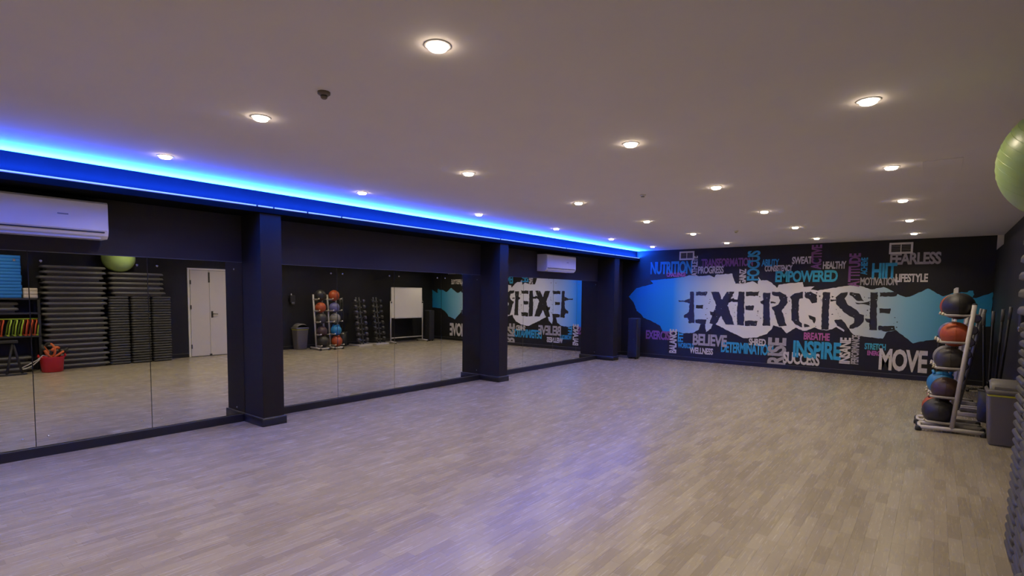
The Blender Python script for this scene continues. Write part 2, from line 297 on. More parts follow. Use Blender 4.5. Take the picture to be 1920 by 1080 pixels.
WORDS = [('NUTRITION', 'sky', 0, -5.817, 2.147, -4.734, 2.468), ('CHALLENGE', 'pink', 0, -5.382, 2.079, -4.888, 2.185), ('ATHLETE', 'white', 1, -4.749, 2.086, -4.604, 2.58), ('TRANSFORMATION', 'purple', 0, -4.516, 2.302, -3.334, 2.502), ('PROGRESS', 'white', 0, -4.588, 2.145, -3.981, 2.324), ('FOCUS', 'sky', 1, -3.458, 1.972, -3.182, 2.652), ('GAINZ', 'white', 1, -3.625, 1.887, -3.472, 2.244), ('ABILITY', 'sky', 0, -3.151, 2.292, -2.785, 2.447), ('CONSISTENCY', 'white', 0, -3.079, 2.169, -2.512, 2.311), ('EMPOWERED', 'cyan', 0, -2.85, 1.929, -1.648, 2.182), ('SWEAT', 'white', 0, -2.53, 2.322, -2.137, 2.484), ('ACTIVE', 'purple', 1, -2.16, 2.201, -1.959, 2.724), ('HEALTHY', 'white', 0, -1.931, 2.205, -1.505, 2.362), ('ATTITUDE', 'purple', 1, -1.463, 1.825, -1.257, 2.515), ('ACHIEVE', 'sky', 1, -1.252, 2.075, -1.133, 2.422), ('HIIT', 'sky', 0, -1.057, 1.995, -0.643, 2.304), ('MOTIVATION', 'grey', 0, -1.247, 1.857, -0.625, 2.018), ('FEARLESS', 'grey', 0, -0.767, 2.259, 0.029, 2.496), ('LIFESTYLE', 'white', 0, -0.663, 1.918, -0.153, 2.084), ('EXERCISE', 'purple', 0, -5.898, 0.473, -5.167, 0.706), ('BALANCE', 'white', 1, -5.259, 0.157, -5.065, 0.765), ('FIT', 'sky', 1, -5.041, 0.453, -4.905, 0.707), ('WORKOUT', 'sky', 0, -5.034, 0.303, -4.617, 0.436), ('BELIEVE', 'grey', 0, -4.661, 0.396, -3.847, 0.681), ('WELLNESS', 'white', 0, -4.732, 0.186, -4.161, 0.343), ('DETERMINATION', 'sky', 0, -3.976, 0.269, -2.829, 0.53), ('SHRED', 'white', 0, -3.357, 0.483, -2.991, 0.642), ('RISE', 'grey', 1, -2.949, 0.066, -2.566, 0.691), ('SUCCESS', 'white', 0, -2.624, 0.123, -1.906, 0.392), ('BREATHE', 'pink', 0, -2.231, 0.68, -1.738, 0.841), ('INSPIRE', 'sky', 0, -2.428, 0.277, -1.522, 0.657), ('INSANE', 'white', 1, -1.55, 0.22, -1.351, 0.768), ('PERFORMANCE', 'grey', 1, -1.342, 0.225, -1.202, 0.834), ('STRETCH', 'teal', 0, -1.113, 0.549, -0.755, 0.68), ('ENERGY', 'pink', 0, -1.061, 0.43, -0.792, 0.528), ('MOVE', 'white', 0, -0.857, 0.149, -0.083, 0.594)]
def poly(name, pts, y, m, parent, rough=0, **kw):
    P = []
    for i, p in enumerate(pts):
        q = pts[(i+1) % len(pts)]; L = math.hypot(q[0]-p[0], q[1]-p[1]); n = max(1, int(L/.035)) if rough else 1
        for k in range(n):
            t = k/n; j = rough if k else rough*.5
            P.append((p[0]+(q[0]-p[0])*t+random.uniform(-j, j), p[1]+(q[1]-p[1])*t+random.uniform(-j, j)))
    bm = bmesh.new(); vs = [bm.verts.new((a, y, b_)) for a, b_ in P]
    es = [bm.edges.new((vs[i], vs[(i+1) % len(vs)])) for i in range(len(vs))]
    bmesh.ops.triangle_fill(bm, use_beauty=True, edges=es, normal=(0, -1, 0))
    for f in bm.faces:
        if f.normal.y > 0: f.normal_flip()
    return bm
def bm_obj(bm, name, m, parent, **kw):
    me = bpy.data.meshes.new(name); bm.to_mesh(me); bm.free(); me.materials.append(m)
    o = bpy.data.objects.new(name, me); C.objects.link(o); o.parent = parent
    for k, v in kw.items(): o[k] = v
    return o
SM = bpy.data.materials.new('mural_splash_print'); SM.use_nodes = True
n = SM.node_tree.nodes; l = SM.node_tree.links; b = n['Principled BSDF']; b.inputs['Roughness'].default_value = .6
g = n.new('ShaderNodeNewGeometry'); sx = n.new('ShaderNodeSeparateXYZ'); l.new(g.outputs['Position'], sx.inputs[0])
mr = n.new('ShaderNodeMapRange'); mr.inputs['From Min'].default_value = -6.1; mr.inputs['From Max'].default_value = .8; l.new(sx.outputs['X'], mr.inputs['Value'])
rp = n.new('ShaderNodeValToRGB'); l.new(mr.outputs['Result'], rp.inputs['Fac']); e = rp.color_ramp.elements
cols = [(0, (.006, .24, .80)), (.13, (.008, .30, .88)), (.165, (.18, .46, .86)), (.30, (.74, .78, .84)), (.62, (.84, .80, .79)), (.72, (.50, .56, .58)), (.82, (.20, .46, .62)), (.93, (.03, .30, .50)), (1, (.01, .24, .42))]
e[0].position = 0; e[0].color = (*cols[0][1], 1); e[1].position = 1; e[1].color = (*cols[-1][1], 1)
for p_, c_ in cols[1:-1]: q = e.new(p_); q.color = (*c_, 1)
l.new(rp.outputs['Color'], b.inputs['Base Color'])
bm_obj(poly('s', SPLASH, YF-.002, SM, wf, .006), 'mural_splash', SM, wf, label='torn-edged splash of paint fading from blue through white to blue')
INK = mat('mural_black_ink', (.016, .0155, .014), .6)
for li, (ch, polys) in enumerate(LETTERS):
    big = bmesh.new()
    for p_ in polys:
        bm = poly('l', p_, YF-.004, INK, wf, .008); me = bpy.data.meshes.new('tmp'); bm.to_mesh(me); bm.free(); big.from_mesh(me); bpy.data.meshes.remove(me)
    # flecks of ink flying off the letter
    xs = [p[0] for q in polys for p in q]; zs = [p[1] for q in polys for p in q]
    for k in range(9):
        cx = random.choice((min(xs), max(xs)))+random.gauss(0, .05); cz = random.uniform(min(zs), max(zs)); r = random.uniform(.006, .02)
        vs = [big.verts.new((cx+r*random.uniform(.5, 1.2)*math.cos(a), YF-.004, cz+r*random.uniform(.4, 1)*math.sin(a))) for a in (0, 1.2, 2.5, 3.7, 5)]
        f = big.faces.new(vs[::-1])
    bm_obj(big, 'painted_letter', INK, wf, label='black stencilled capital %s of the big word' % ch)
    scr = bmesh.new()
    for k in range(7):
        cx = random.uniform(min(xs)+.04, max(xs)-.04); cz = random.uniform(min(zs), max(zs)); r = random.uniform(.006, .016)
        vs = [scr.verts.new((cx+r*random.uniform(.5, 1.4)*math.cos(a), YF-.0055, cz+r*random.uniform(.3, .8)*math.sin(a))) for a in (0, 1.2, 2.5, 3.7, 5)]
        scr.faces.new(vs[::-1])
    bm_obj(scr, 'paint_fleck', SM, wf, kind='stuff')
WC = {'sky': (.03, .34, .60), 'cyan': (.04, .42, .60), 'teal': (.05, .36, .46), 'white': (.62, .58, .56), 'grey': (.40, .37, .36), 'purple': (.25, .09, .25), 'pink': (.46, .11, .32)}
WN = {'sky': 'blue', 'cyan': 'cyan', 'teal': 'teal', 'white': 'white', 'grey': 'grey', 'purple': 'purple', 'pink': 'pink'}
for wi, (txt, c_, rot, x0, z0, x1, z1) in enumerate(WORDS):
    cu = bpy.data.curves.new('word', 'FONT'); cu.body = txt; cu.offset = .036; cu.resolution_u = 3; cu.space_character = .92
    to = bpy.data.objects.new('word', cu); C.objects.link(to)
    dg = bpy.context.evaluated_depsgraph_get(); me = bpy.data.meshes.new_from_object(to.evaluated_get(dg))
    C.objects.unlink(to); bpy.data.objects.remove(to)
    X = [v.co.x for v in me.vertices]; Y = [v.co.y for v in me.vertices]; a0, a1, b0, b1 = min(X), max(X), min(Y), max(Y)
    yy = YF-.003-.0002*(wi % 8)
    for v in me.vertices:
        s_, t_ = (v.co.x-a0)/(a1-a0), (v.co.y-b0)/(b1-b0)
        if rot: v.co = Vector((x1+(x0-x1)*t_, yy, z0+(z1-z0)*s_))
        else: v.co = Vector((x0+(x1-x0)*s_, yy, z0+(z1-z0)*t_))
    me.flip_normals() if False else None
    me.materials.clear(); me.materials.append(mat('mural_ink_'+c_, WC[c_], .6, noise=.25, scale=25))
    o = bpy.data.objects.new('painted_word', me); C.objects.link(o); o.parent = wf
    o['label'] = '%s painted word %s%s' % (WN[c_], txt, ' reading upwards' if rot else '')

# ------------------------------------------------------------------ downlights
GLOW = mat('downlight_lens', (1, .80, .60), .4, emit=34, noise=.01)
def make_light():
    t = thing('downlight', '', 'light')
    MB().lathe([(.044, -.001), (.066, -.001), (.064, -.0028), (.050, -.0045), (.045, -.0045), (.044, -.001)], n=28, cap=False).obj('trim_ring', ACW, t)
    MB().lathe([(.046, 0), (.046, -.009), (.044, -.016), (.036, -.021), (.020, -.024), (.001, -.025)], n=24).obj('lens', GLOW, t)
    l = bpy.data.lights.new('downlight_lamp', 'AREA'); l.shape = 'DISK'; l.size = .08; l.energy = LAMP_W; l.color = LAMP_COL; l.spread = math.radians(138)
    o = bpy.data.objects.new('downlight_lamp', l); C.objects.link(o); o.parent = t; o.location = (0, 0, -.028)
    return t
lproto = None
rn = ['row nearest the blue strip', 'second row from the blue strip', 'third row from the blue strip', 'row nearest the right-hand wall']
kn = ['first', 'second', 'third', 'fourth', 'fifth', 'sixth', 'seventh', 'eighth', 'ninth', 'tenth', 'eleventh', 'twelfth']
for r, x in enumerate((-5.292, -3.598, -1.8955, -.3724)):
    for k in range(8):
        if lproto is None: t = lproto = make_light()
        else: t = copy_tree(lproto)
        t.location = (x, 11.92-2.0249*k, H)
        t['label'] = 'round ceiling downlight, %s from the far wall in the %s' % (kn[k], rn[r]); t['group'] = 'ceiling downlights'

def detector(loc, label, r=.045, m=None):
    t = thing('smoke_detector', label, 'detector', loc)
    MB().lathe([(r, 0), (r, -.012), (r*.8, -.018), (r*.55, -.020), (r*.5, -.034), (r*.3, -.04), (.001, -.04)], n=20).obj('housing', m or WHITE, t)
    MB().lathe([(r*.56, -.020), (r*.56, -.027), (r*.52, -.027)], n=16, cap=False).obj('sensing_grille', DARKP, t)
detector((-2.853, 1.80, H), 'small dark round sensor on the ceiling above the mirrors, nearest the camera', .036, mat('grey_sensor_plastic', (.16, .13, .12), .5))
detector((-2.71, 5.80, H), 'small pale smoke detector in the middle of the ceiling', .035)
detector((-2.834, 9.886, H), 'tiny pale smoke detector on the ceiling towards the far wall', .035)
t = thing('ceiling_hatch', 'flush plaster access hatch in the ceiling near the right-hand wall', 'hatch', (-.02, 6.05, H))
MB().box(-.135, .135, -.28, .28, -.003, 0, .001, 1).obj('hatch_panel', PLASTER, t)

# ------------------------------------------------------------------ air conditioners
def ac(loc, label, L=1.13):
    t = thing('air_conditioner', label, 'air conditioner', loc)   # wall at x=0, body towards +x
    prof = [(0, 0), (.20, 0), (.235, .03), (.25, .07), (.25, .33), (.235, .35), (0, .35)]
    MB().loft([[(x, y, z) for x, z in prof] for y in (-L/2, L/2)]).obj('casing', ACW, t)
    bpy.data.objects[t.children[-1].name].data.polygons.foreach_set('use_smooth', [False]*len(t.children[-1].data.polygons))
    MB().box(.246, .256, -L/2+.01, L/2-.01, .075, .335, .004).obj('front_panel', ACW, t)
    MB().box(.12, .232, -L/2+.06, L/2-.06, -.006, .012, .003).obj('outlet_flap', mat('ac_flap_grey', (.5, .48, .48), .4), t)
    MB().box(.236, .252, -L/2+.03, L/2-.03, .055, .068, .003).obj('flap_gap', DARKP, t)
    MB().box(.2555, .258, .18, .26, .20, .212, .001, 1).obj('badge', mat('ac_badge_grey', (.25, .26, .30), .4), t)
ac((XL, 1.08, 2.085), 'long white wall air conditioner over the nearest mirrors')
ac((XL, 9.69, 2.09), 'white wall air conditioner over the third bay of mirrors, far down the left wall')

# ------------------------------------------------------------------ vents on the far wall
def vent(x0, x1, z0, z1, label):
    t = thing('wall_vent', label, 'vent', ((x0+x1)/2, YF, (z0+z1)/2)); w_, h_ = (x1-x0)/2, (z1-z0)/2
    MB().box(-w_, w_, -.022, 0, h_-.035, h_, .004).box(-w_, w_, -.022, 0, -h_, -h_+.035, .004).box(-w_, -w_+.035, -.022, 0, -h_+.035, h_-.035, .004).box(w_-.035, w_, -.022, 0, -h_+.035, h_-.035, .004).box(-.008, .008, -.022, 0, -h_+.035, h_-.035, .002).obj('vent_frame', WHITE, t)
    MB().box(-w_+.03, w_-.03, -.006, -.001, -h_+.03, h_-.03).obj('backing', RUBBER, t)
    n_ = 5
    for s in (-1, 1):
        for k in range(n_):
            z = -h_+.045+(2*h_-.09)*k/(n_-1)
            MB().box(-w_/2+.025, w_/2-.025, -.006, .006, -.002, .002, M=Matrix.Translation((s*(w_/2-.012), -.013, z)) @ Matrix.Rotation(.7, 4, 'X')).obj('vent_slat', mat('vent_slat_grey', (.30, .28, .29), .5), t)
vent(-5.06, -4.69, 2.49, 2.70, 'white louvred wall vent above the word NUTRITION')
vent(-.79, -.41, 2.475, 2.695, 'white louvred wall vent above the word FEARLESS')

# ------------------------------------------------------------------ speakers
def speaker(loc, label, w_=.26, d_=.22, h_=1.03):
    t = thing('column_speaker', label, 'speaker', loc)
    MB().box(-w_/2, w_/2, -d_/2+.012, d_/2, .03, h_, .018, 3).obj('cabinet', DARKP, t)
    MB().box(-w_/2+.015, w_/2-.015, -d_/2, -d_/2+.014, .05, h_-.02, .006).obj('grille', SPK, t)
    for sx_ in (-1, 1):
        for sy in (-1, 1): MB().lathe([(.02, 0), (.022, .03)], (sx_*(w_/2-.04), sy*(d_/2-.05), 0), 12).obj('foot', RUBBER, t)
    MB().lathe([(.008, 0), (.008, -.004), (.004, -.006)], (0.04, -d_/2, .50), 12, 'y').obj('power_light', CHROME, t)
speaker((-5.965, 12.47, 0), 'tall black floor speaker in the far left corner beside the last pillar')
speaker((.18, 12.32, 0), 'tall black floor speaker in the far right corner behind the whiteboard')

# ------------------------------------------------------------------ ball racks
def ball(name, loc, r, label, cols, style):
    t = thing(name, label, 'ball', loc)
    m = mat('ball_rubber_'+cols[0], BALLC[cols[0]], .42, noise=.15, scale=18, bump=.4)
    m2 = mat('ball_rubber_'+cols[1], BALLC[cols[1]], .42, noise=.15, scale=18, bump=.4)
    b_ = MB().sphere((0, 0, 0), r, 28, 18).obj('ball_body', (m, m2), t)
    if style == 'half':
        for p in b_.data.polygons:
            if p.center.x < -.25*r: p.material_index = 1
    mb = MB()
    for ph in (0, math.pi/2):
        pts = [(r*1.003*math.cos(a)*math.cos(ph), r*1.003*math.cos(a)*math.sin(ph), r*1.003*math.sin(a)) for a in [2*math.pi*k/32 for k in range(33)]]
        mb.tube(pts, r*.018, 5, cap=False)
    mb.obj('seam', m if style != 'half' else RUBBER, t)
    if style == 'grip':
        for s in (-1, 1):
            MB().tube([(s*r*.50, -r*.34, r*.80), (s*r*.62, -r*.15, r*1.0), (s*r*.62, r*.15, r*1.0), (s*r*.50, r*.34, r*.80)], r*.11, 8).obj('grip_handle', m2, t)
    MB().lathe([(r*.07, 0), (r*.06, .003)], (0, 0, r*.999), 10).obj('valve', RUBBER, t)
    return t
BALLC = {'black': (.022, .02, .02), 'red': (.30, .03, .02), 'orange': (.42, .075, .015), 'charcoal': (.045, .04, .035), 'brown': (.06, .03, .025), 'blue': (.02, .20, .48), 'lilac': (.14, .14, .34), 'grey': (.22, .21, .19), 'white': (.5, .5, .5)}
def rack(dx, dy, which):
    t = thing('ball_rack', 'pale grey tubular ball rack by the right wall, %s' % which, 'rack', (dx, dy, 0), 0, 'medicine ball racks')
    post = lambda z, y=8.14: Vector((.21+.092*(z-.04), y, z))
    ys = (8.14, 8.40)
    for y in ys:
        MB().tube([post(.045, y), post(1.53, y)], .024, 12).obj('upright_post', GREYTUBE, t)
        MB().lathe([(.025, 0), (.025, .006), (.015, .014), (.001, .016)], tuple(post(1.53, y)), 12).obj('post_cap', RUBBER, t)
        MB().tube([(-.10, y-.06, .045), (.21, y, .045), (.50, y, .045)], .025, 12).obj('foot_rail', GREYTUBE, t)
        for x in (-.10, .50): MB().lathe([(.030, 0), (.034, .02), (.030, .05), (.02, .06)], (x, y-(.06 if x < 0 else 0), 0), 12).obj('rubber_foot', RUBBER, t)
    MB().tube([(-.09, ys[0]-.06, .045), (-.10, ys[1]-.06, .045)], .02, 10).obj('base_bar', GREYTUBE, t)
    for z in (1.40, 1.08, .77, .42, .11):
        p = post(z); mb = MB()
        mb.tube([(p.x+.012, ys[0], z-.03), (p.x+.012, ys[1], z-.03)], .012, 8)
        sh = mb.obj('shelf_bar', GREYTUBE, t)
        for y in ys:
            MB().tube([(p.x, y, z), (p.x-.235, y, z), (p.x-.262, y, z+.012)], .0145, 8).obj('shelf_arm', GREYTUBE, sh)
            MB().tube([(p.x-.260, y, z+.011), (p.x-.278, y, z+.018)], .0165, 8).obj('arm_cap', mat('cream_end_cap', (.60, .56, .46), .4), sh)
    return t, post
specs = [((0, 0), 'the nearer of the two', [
    (.155, 'large black medicine ball, top of the nearer ball rack', ('black', 'black'), 'plain'),
    (.145, 'orange-red medicine ball on the second shelf of the nearer rack', ('orange', 'orange'), 'plain'),
    (.148, 'charcoal medicine ball on the middle shelf of the nearer rack', ('charcoal', 'charcoal'), 'plain'),
    (.142, 'dark brown medicine ball on the fourth shelf of the nearer rack', ('brown', 'brown'), 'plain'),
    (.160, 'large black medicine ball at the bottom of the nearer rack', ('black', 'black'), 'plain')]),
    ((-.025, .42), 'the farther of the two', [
    (.152, 'bright orange medicine ball, top of the farther ball rack', ('orange', 'orange'), 'plain'),
    (.142, 'dull blue-lilac medicine ball on the second shelf of the farther rack', ('lilac', 'lilac'), 'plain'),
    (.145, 'grey medicine ball on the middle shelf of the farther rack', ('grey', 'grey'), 'plain'),
    (.150, 'bright blue gripped medicine ball on the fourth shelf of the farther rack', ('blue', 'blue'), 'grip'),
    (.152, 'orange gripped medicine ball at the bottom of the farther rack', ('orange', 'red'), 'grip')])]
for (dx, dy), which, balls in specs:
    t, post = rack(dx, dy, which)
    for z, (r, lb, cs, stl) in zip((1.40, 1.08, .77, .42, .11), balls):
        c = post(z); hh = math.sqrt((r+.0152)**2-.13**2)
        o = ball('medicine_ball', (c.x-math.sqrt((r+.027)**2-.0169)+dx, 8.27+dy, z+hh), r, lb, cs, stl); o['group'] = 'medicine balls on the racks'

# ------------------------------------------------------------------ litter bin
t = thing('litter_bin', 'tall grey swing-top bin with a yellow bag edge by the right wall', 'bin', (.637, 7.90, 0))
BG = mat('bin_grey_plastic', (.13, .12, .118), .5, noise=.08)
MB().rrect([(0, -.11, .11, -.13, .13, .02), (.02, -.12, .12, -.14, .14, .025), (.55, -.15, .15, -.175, .175, .03), (.585, -.15, .15, -.175, .175, .03)]).obj('bin_body', BG, t)
MB().rrect([(.545, -.153, .153, -.178, .178, .03), (.566, -.155, .155, -.18, .18, .03)]).obj('bag_edge', mat('yellow_bag', (.62, .60, .04), .5), t)
MB().rrect([(.566, -.162, .162, -.187, .187, .03), (.60, -.165, .165, -.19, .19, .035), (.615, -.155, .155, -.18, .18, .035)]).obj('bin_rim', BG, t)
LIDG = mat('bin_lid_grey', (.18, .17, .15), .45, noise=.08)
rings = []
for k in range(9):
    a = math.pi*k/8; rings.append((math.cos(a), math.sin(a)))
MB().loft([[(x, -.15*cc, .612+.11*ss*(1 if abs(x) < .12 else .72)) for cc, ss in rings] for x in (-.14, -.115, .115, .14)], closed=False).loft([[(-.14, -.15*cc, .612+.0792*ss) for cc, ss in rings]+[(-.14, .15, .612)]], True).obj('swing_lid', LIDG, t)
MB().box(-.10, .10, -.152, -.144, .62, .65, .003).obj('lid_flap', LIDG, t)

# ------------------------------------------------------------------ wall dispenser
t = thing('wall_dispenser', 'black wall dispenser with a chrome nozzle above the bin', 'dispenser', (XR, 7.74, 1.26))
MB().box(-.11, 0, -.07, .07, .05, .24, .015, 3).obj('dispenser_body', RUBBER, t)
MB().box(-.115, -.02, -.045, .045, 0, .052, .008).obj('nozzle_housing', CHROME, t)
MB().lathe([(.012, 0), (.014, .03), (.006, .05)], (-.055, -.02, .24), 12).obj('refill_cap', WHITE, t)

# ------------------------------------------------------------------ dumbbell racks
HEX = mat('dumbbell_vinyl', (.055, .052, .075), .4, noise=.3, scale=30); HEX2 = mat('dumbbell_black', (.03, .03, .032), .4, noise=.3, scale=30)
def dumb_proto(m):
    t = thing('dumbbell', '', 'dumbbell')
    MB().tube([(0, -.12, 0), (0, .12, 0)], .014, 8).obj('handle', DARKP, t)
    for s in (-1, 1):
        MB().lathe([(.045, s*.105), (.058, s*.115), (.062, s*.15), (.058, s*.185), (.045, s*.195)], n=8, axis='y').obj('head', m, t)
    return t
dp = [dumb_proto(HEX), dumb_proto(HEX2)]; first = [True, True]
for ri, (y, which) in enumerate(((9.70, 'the nearer dumbbell tree'), (10.33, 'the dumbbell tree next to the whiteboard'))):
    r = thing('dumbbell_rack', 'slanted grey dumbbell tree against the right wall, %s' % ('beside the ball racks' if ri == 0 else 'beside the whiteboard'), 'rack', (.20, y, 0))
    for s in (-1, 1):
        MB().tube([(.10, s*.055, .04), (.32, s*.055, 1.46)], .02, 10).obj('upright_post', mat('dark_rack_steel', (.10, .10, .11), .4), r)
    MB().box(-.10, .42, -.24, -.19, 0, .05, .006).obj('foot_rail', GREYTUBE, r)
    MB().box(-.10, .42, .19, .24, 0, .05, .006).obj('foot_rail', GREYTUBE, r)
    MB().box(-.10, -.05, -.19, .19, 0, .05, .006).obj('front_bar', GREYTUBE, r)
    MB().box(.09, .13, -.19, .19, 0, .05, .006).obj('cross_bar', GREYTUBE, r)
    nl = 8
    for k in range(nl):
        z = .18+.165*k; cx = .10+.155*(z-.04); fx = cx-.07
        mb = MB()
        for s in (-1, 1): mb.box(fx-.02, cx, s*.055-.008, s*.055+.008, z-.024, z-.014, .002, 1)
        mb.obj('cradle', GREYTUBE, r)
        d = dp[ri] if first[ri] else copy_tree(dp[ri]); first[ri] = False
        d.location = (.20+fx, y, z); d.rotation_euler = (0, random.random(), 0)
        d['label'] = 'round-headed dark dumbbell, %s on %s' % (from_bottom(k, nl), which); d['group'] = 'dumbbells on the racks'

# ------------------------------------------------------------------ whiteboard
t = thing('whiteboard', 'white mobile whiteboard on a grey stand at the far right', 'whiteboard', (.24, 11.40, 0))
MB().box(-.012, .012, -.61, .61, .83, 1.75, .004).obj('board_surface', mat('whiteboard_enamel', (.74, .70, .63), .25, noise=.02), t)
mb = MB().box(-.018, .018, -.635, -.61, .805, 1.775, .006).box(-.018, .018, .61, .635, .805, 1.775, .006).box(-.018, .018, -.61, .61, 1.75, 1.775, .006).box(-.018, .018, -.61, .61, .805, .83, .006)
mb.obj('board_frame', mat('whiteboard_frame', (.62, .60, .57), .4), t)
for s in (-1, 1):
    MB().tube([(0, s*.66, .05), (0, s*.66, 1.34)], .02, 10).obj('stand_post', GREYTUBE, t)
    MB().tube([(-.26, s*.66, .045), (0, s*.66, .062), (.26, s*.66, .045)], .018, 8).obj('foot', GREYTUBE, t)
    MB().lathe([(.03, -.02), (.035, 0), (.03, .02)], (0, s*.645, 1.30), 12, 'y').obj('pivot_knob', RUBBER, t)
    for x in (-.25, .25): MB().lathe([(.02, -.012), (.027, -.008), (.027, .008), (.02, .012)], (x, s*.66, .027), 12, 'y').obj('castor', RUBBER, t)
MB().tube([(0, -.66, .17), (0, .66, .17)], .016, 8).obj('lower_rail', GREYTUBE, t)
MB().box(-.085, -.018, -.56, .56, .790, .797, .002, 1).box(-.085, -.080, -.56, .56, .797, .812, .001, 1).obj('pen_tray', GREYTUBE, t)
for k, (y, c_) in enumerate(((-.42, 'black'), (-.10, 'red'), (.12, 'blue'), (.36, 'black'))):
    p = thing('marker_pen', '%s marker pen lying on the whiteboard tray, %s from the left end' % (c_, kn[k]), 'marker', (.24-.05, 11.40+y, .806), 0, 'marker pens on the tray')
    MB().tube([(0, -.055, 0), (0, .055, 0)], .0085, 8).obj('barrel', WHITE, p)
    MB().tube([(0, .055, 0), (0, .085, 0)], .0088, 8).obj('pen_cap', mat('marker_'+c_, BALLC.get(c_, (.02, .02, .02)), .4), p)

# ------------------------------------------------------------------ weighted bars standing behind the ball racks
t = thing('bar_holder', 'black tub holding weighted bars between the racks and the wall', 'tub', (.61, 9.24, 0))
MB().lathe([(.11, 0), (.125, .02), (.13, .42), (.118, .42), (.112, .03), (.001, .03)], n=20).obj('tub_body', RUBBER, t)
MB().lathe([(.13, .40), (.136, .405), (.136, .425), (.128, .43)], n=20, cap=False).obj('tub_rim', DARKP, t)
for k, (a, b_) in enumerate((((.56, 9.20), (.48, 9.08)), ((.59, 9.27), (.58, 9.22)), ((.63, 9.21), (.66, 9.07)), ((.66, 9.27), (.74, 9.20)))):
    p = tag(MB().tube([(a[0], a[1], .045), (b_[0], b_[1], 1.40+.03*k)], .014, 8).obj('weighted_bar', RUBBER), 'black padded exercise bar standing in the tub, %s from the left' % kn[k], 'bar', 'bars in the tub')
    MB().tube([Vector((a[0], a[1], .045))+(Vector((b_[0], b_[1], 1.40+.03*k))-Vector((a[0], a[1], .045)))*f for f in (.9, 1.01)], .018, 8).obj('end_grip', mat('bar_end_grey', (.10, .10, .11), .5), p)

# ------------------------------------------------------------------ aerobic steps
def step_mesh(L=1.0, W=.40, h=.1):
    x, y = W/2, L/2
    m = MB().rrect([(0, -x+.03, x-.03, -y+.05, y-.05, .05), (.040, -x+.035, x-.035, -y+.055, y-.055, .05), (.044, -x+.008, x-.008, -y+.015, y-.015, .06), (.052, -x-.004, x+.004, -y-.012, y+.012, .065),
                    (.075, -x-.004, x+.004, -y-.012, y+.012, .065), (.092, -x+.004, x-.004, -y+.004, y-.004, .06), (h-.003, -x+.018, x-.018, -y+.02, y-.02, .05)], 4)
    return m
def step_proto():
    t = thing('aerobic_step', '', 'step')
    step_mesh().obj('step_body', STEPM, t)
    MB().rrect([(.095, -.17, .17, -.46, .46, .04), (.0995, -.168, .168, -.458, .458, .04)], 3).obj('step_mat', RUBBER, t)
    return t
sp = step_proto(); used = False
def put_step(x, y, z, rz, label, group):
    global used
    o = sp if not used else copy_tree(sp); used = True
    o.location = (x, y, z); o.rotation_euler = (0, 0, rz); o['label'] = label; o['group'] = group; return o
N = 20
for k in range(N):
    put_step(.565+random.uniform(-.015, .005), 2.92+random.choice((-.03, 0, .02, .03)), .1035*k, 0, 'long grey aerobic step, %s in the tall stack of twenty' % from_bottom(k, N), 'aerobic steps in the tall stack')
# risers in three piles
def riser_proto():
    t = thing('step_riser', '', 'riser')
    MB().rrect([(0, -.168, .168, -.168, .168, .03), (.012, -.170, .170, -.170, .170, .035), (.016, -.184, .184, -.184, .184, .045), (.028, -.190, .190, -.190, .190, .05), (.042, -.188, .188, -.188, .188, .05), (.052, -.178, .178, -.178, .178, .05), (.054, -.165, .165, -.165, .165, .045)], 4).obj('riser_body', RISERM, t)
    for sx_ in (-1, 1):
        for sy in (-1, 1): MB().lathe([(.012, .053), (.012, .0557), (.006, .0558)], (sx_*.12, sy*.12, 0), 8).obj('peg', RUBBER, t)
    return t
rp_ = riser_proto(); used2 = False
for pi, (y, pn) in enumerate(((3.665, 'nearest pile'), (4.065, 'middle pile'), (4.465, 'farthest pile'))):
    for k in range(26):
        o = rp_ if not used2 else copy_tree(rp_); used2 = True
        o.location = (.607+random.uniform(-.004, .0025), y+random.uniform(-.004, .004), .056*k); o['group'] = 'step risers in three piles'
        o['label'] = 'square black step riser, %s in the %s of three' % (from_bottom(k, 26), pn)
for k in range(5):
    put_step(.594+random.uniform(-.008, .001), 4.02+random.choice((-.02, 0, .02)), 1.4575+.1035*k, 0, 'long grey aerobic step laid across the risers, %s of five' % from_bottom(k, 5), 'aerobic steps on top of the risers')
# green gym ball
t = thing('gym_ball', 'large lime green gym ball resting on the steps near the ceiling', 'ball', (.497, 3.70, 1.9725+.300))
GB = mat('green_gym_ball', (.32, .46, .13), .36, noise=.1, scale=9, bump=.1)
mb = MB().sphere((0, 0, 0), .298, 48, 30); mb.obj('ball_skin', GB, t)
mb = MB()
for k in range(-4, 5):
    a = k*.13; mb.lathe([(.2983*math.cos(a-.006), .2983*math.sin(a-.006)), (.2996*math.cos(a), .2996*math.sin(a)), (.2983*math.cos(a+.006), .2983*math.sin(a+.006))], n=48, cap=False)
o = mb.obj('grip_ribs', GB, t); o.rotation_euler = (.5, .35, 0)
MB().lathe([(.012, 0), (.012, .004), (.001, .005)], (0, 0, .2975), 12).obj('valve_plug', WHITE, t)

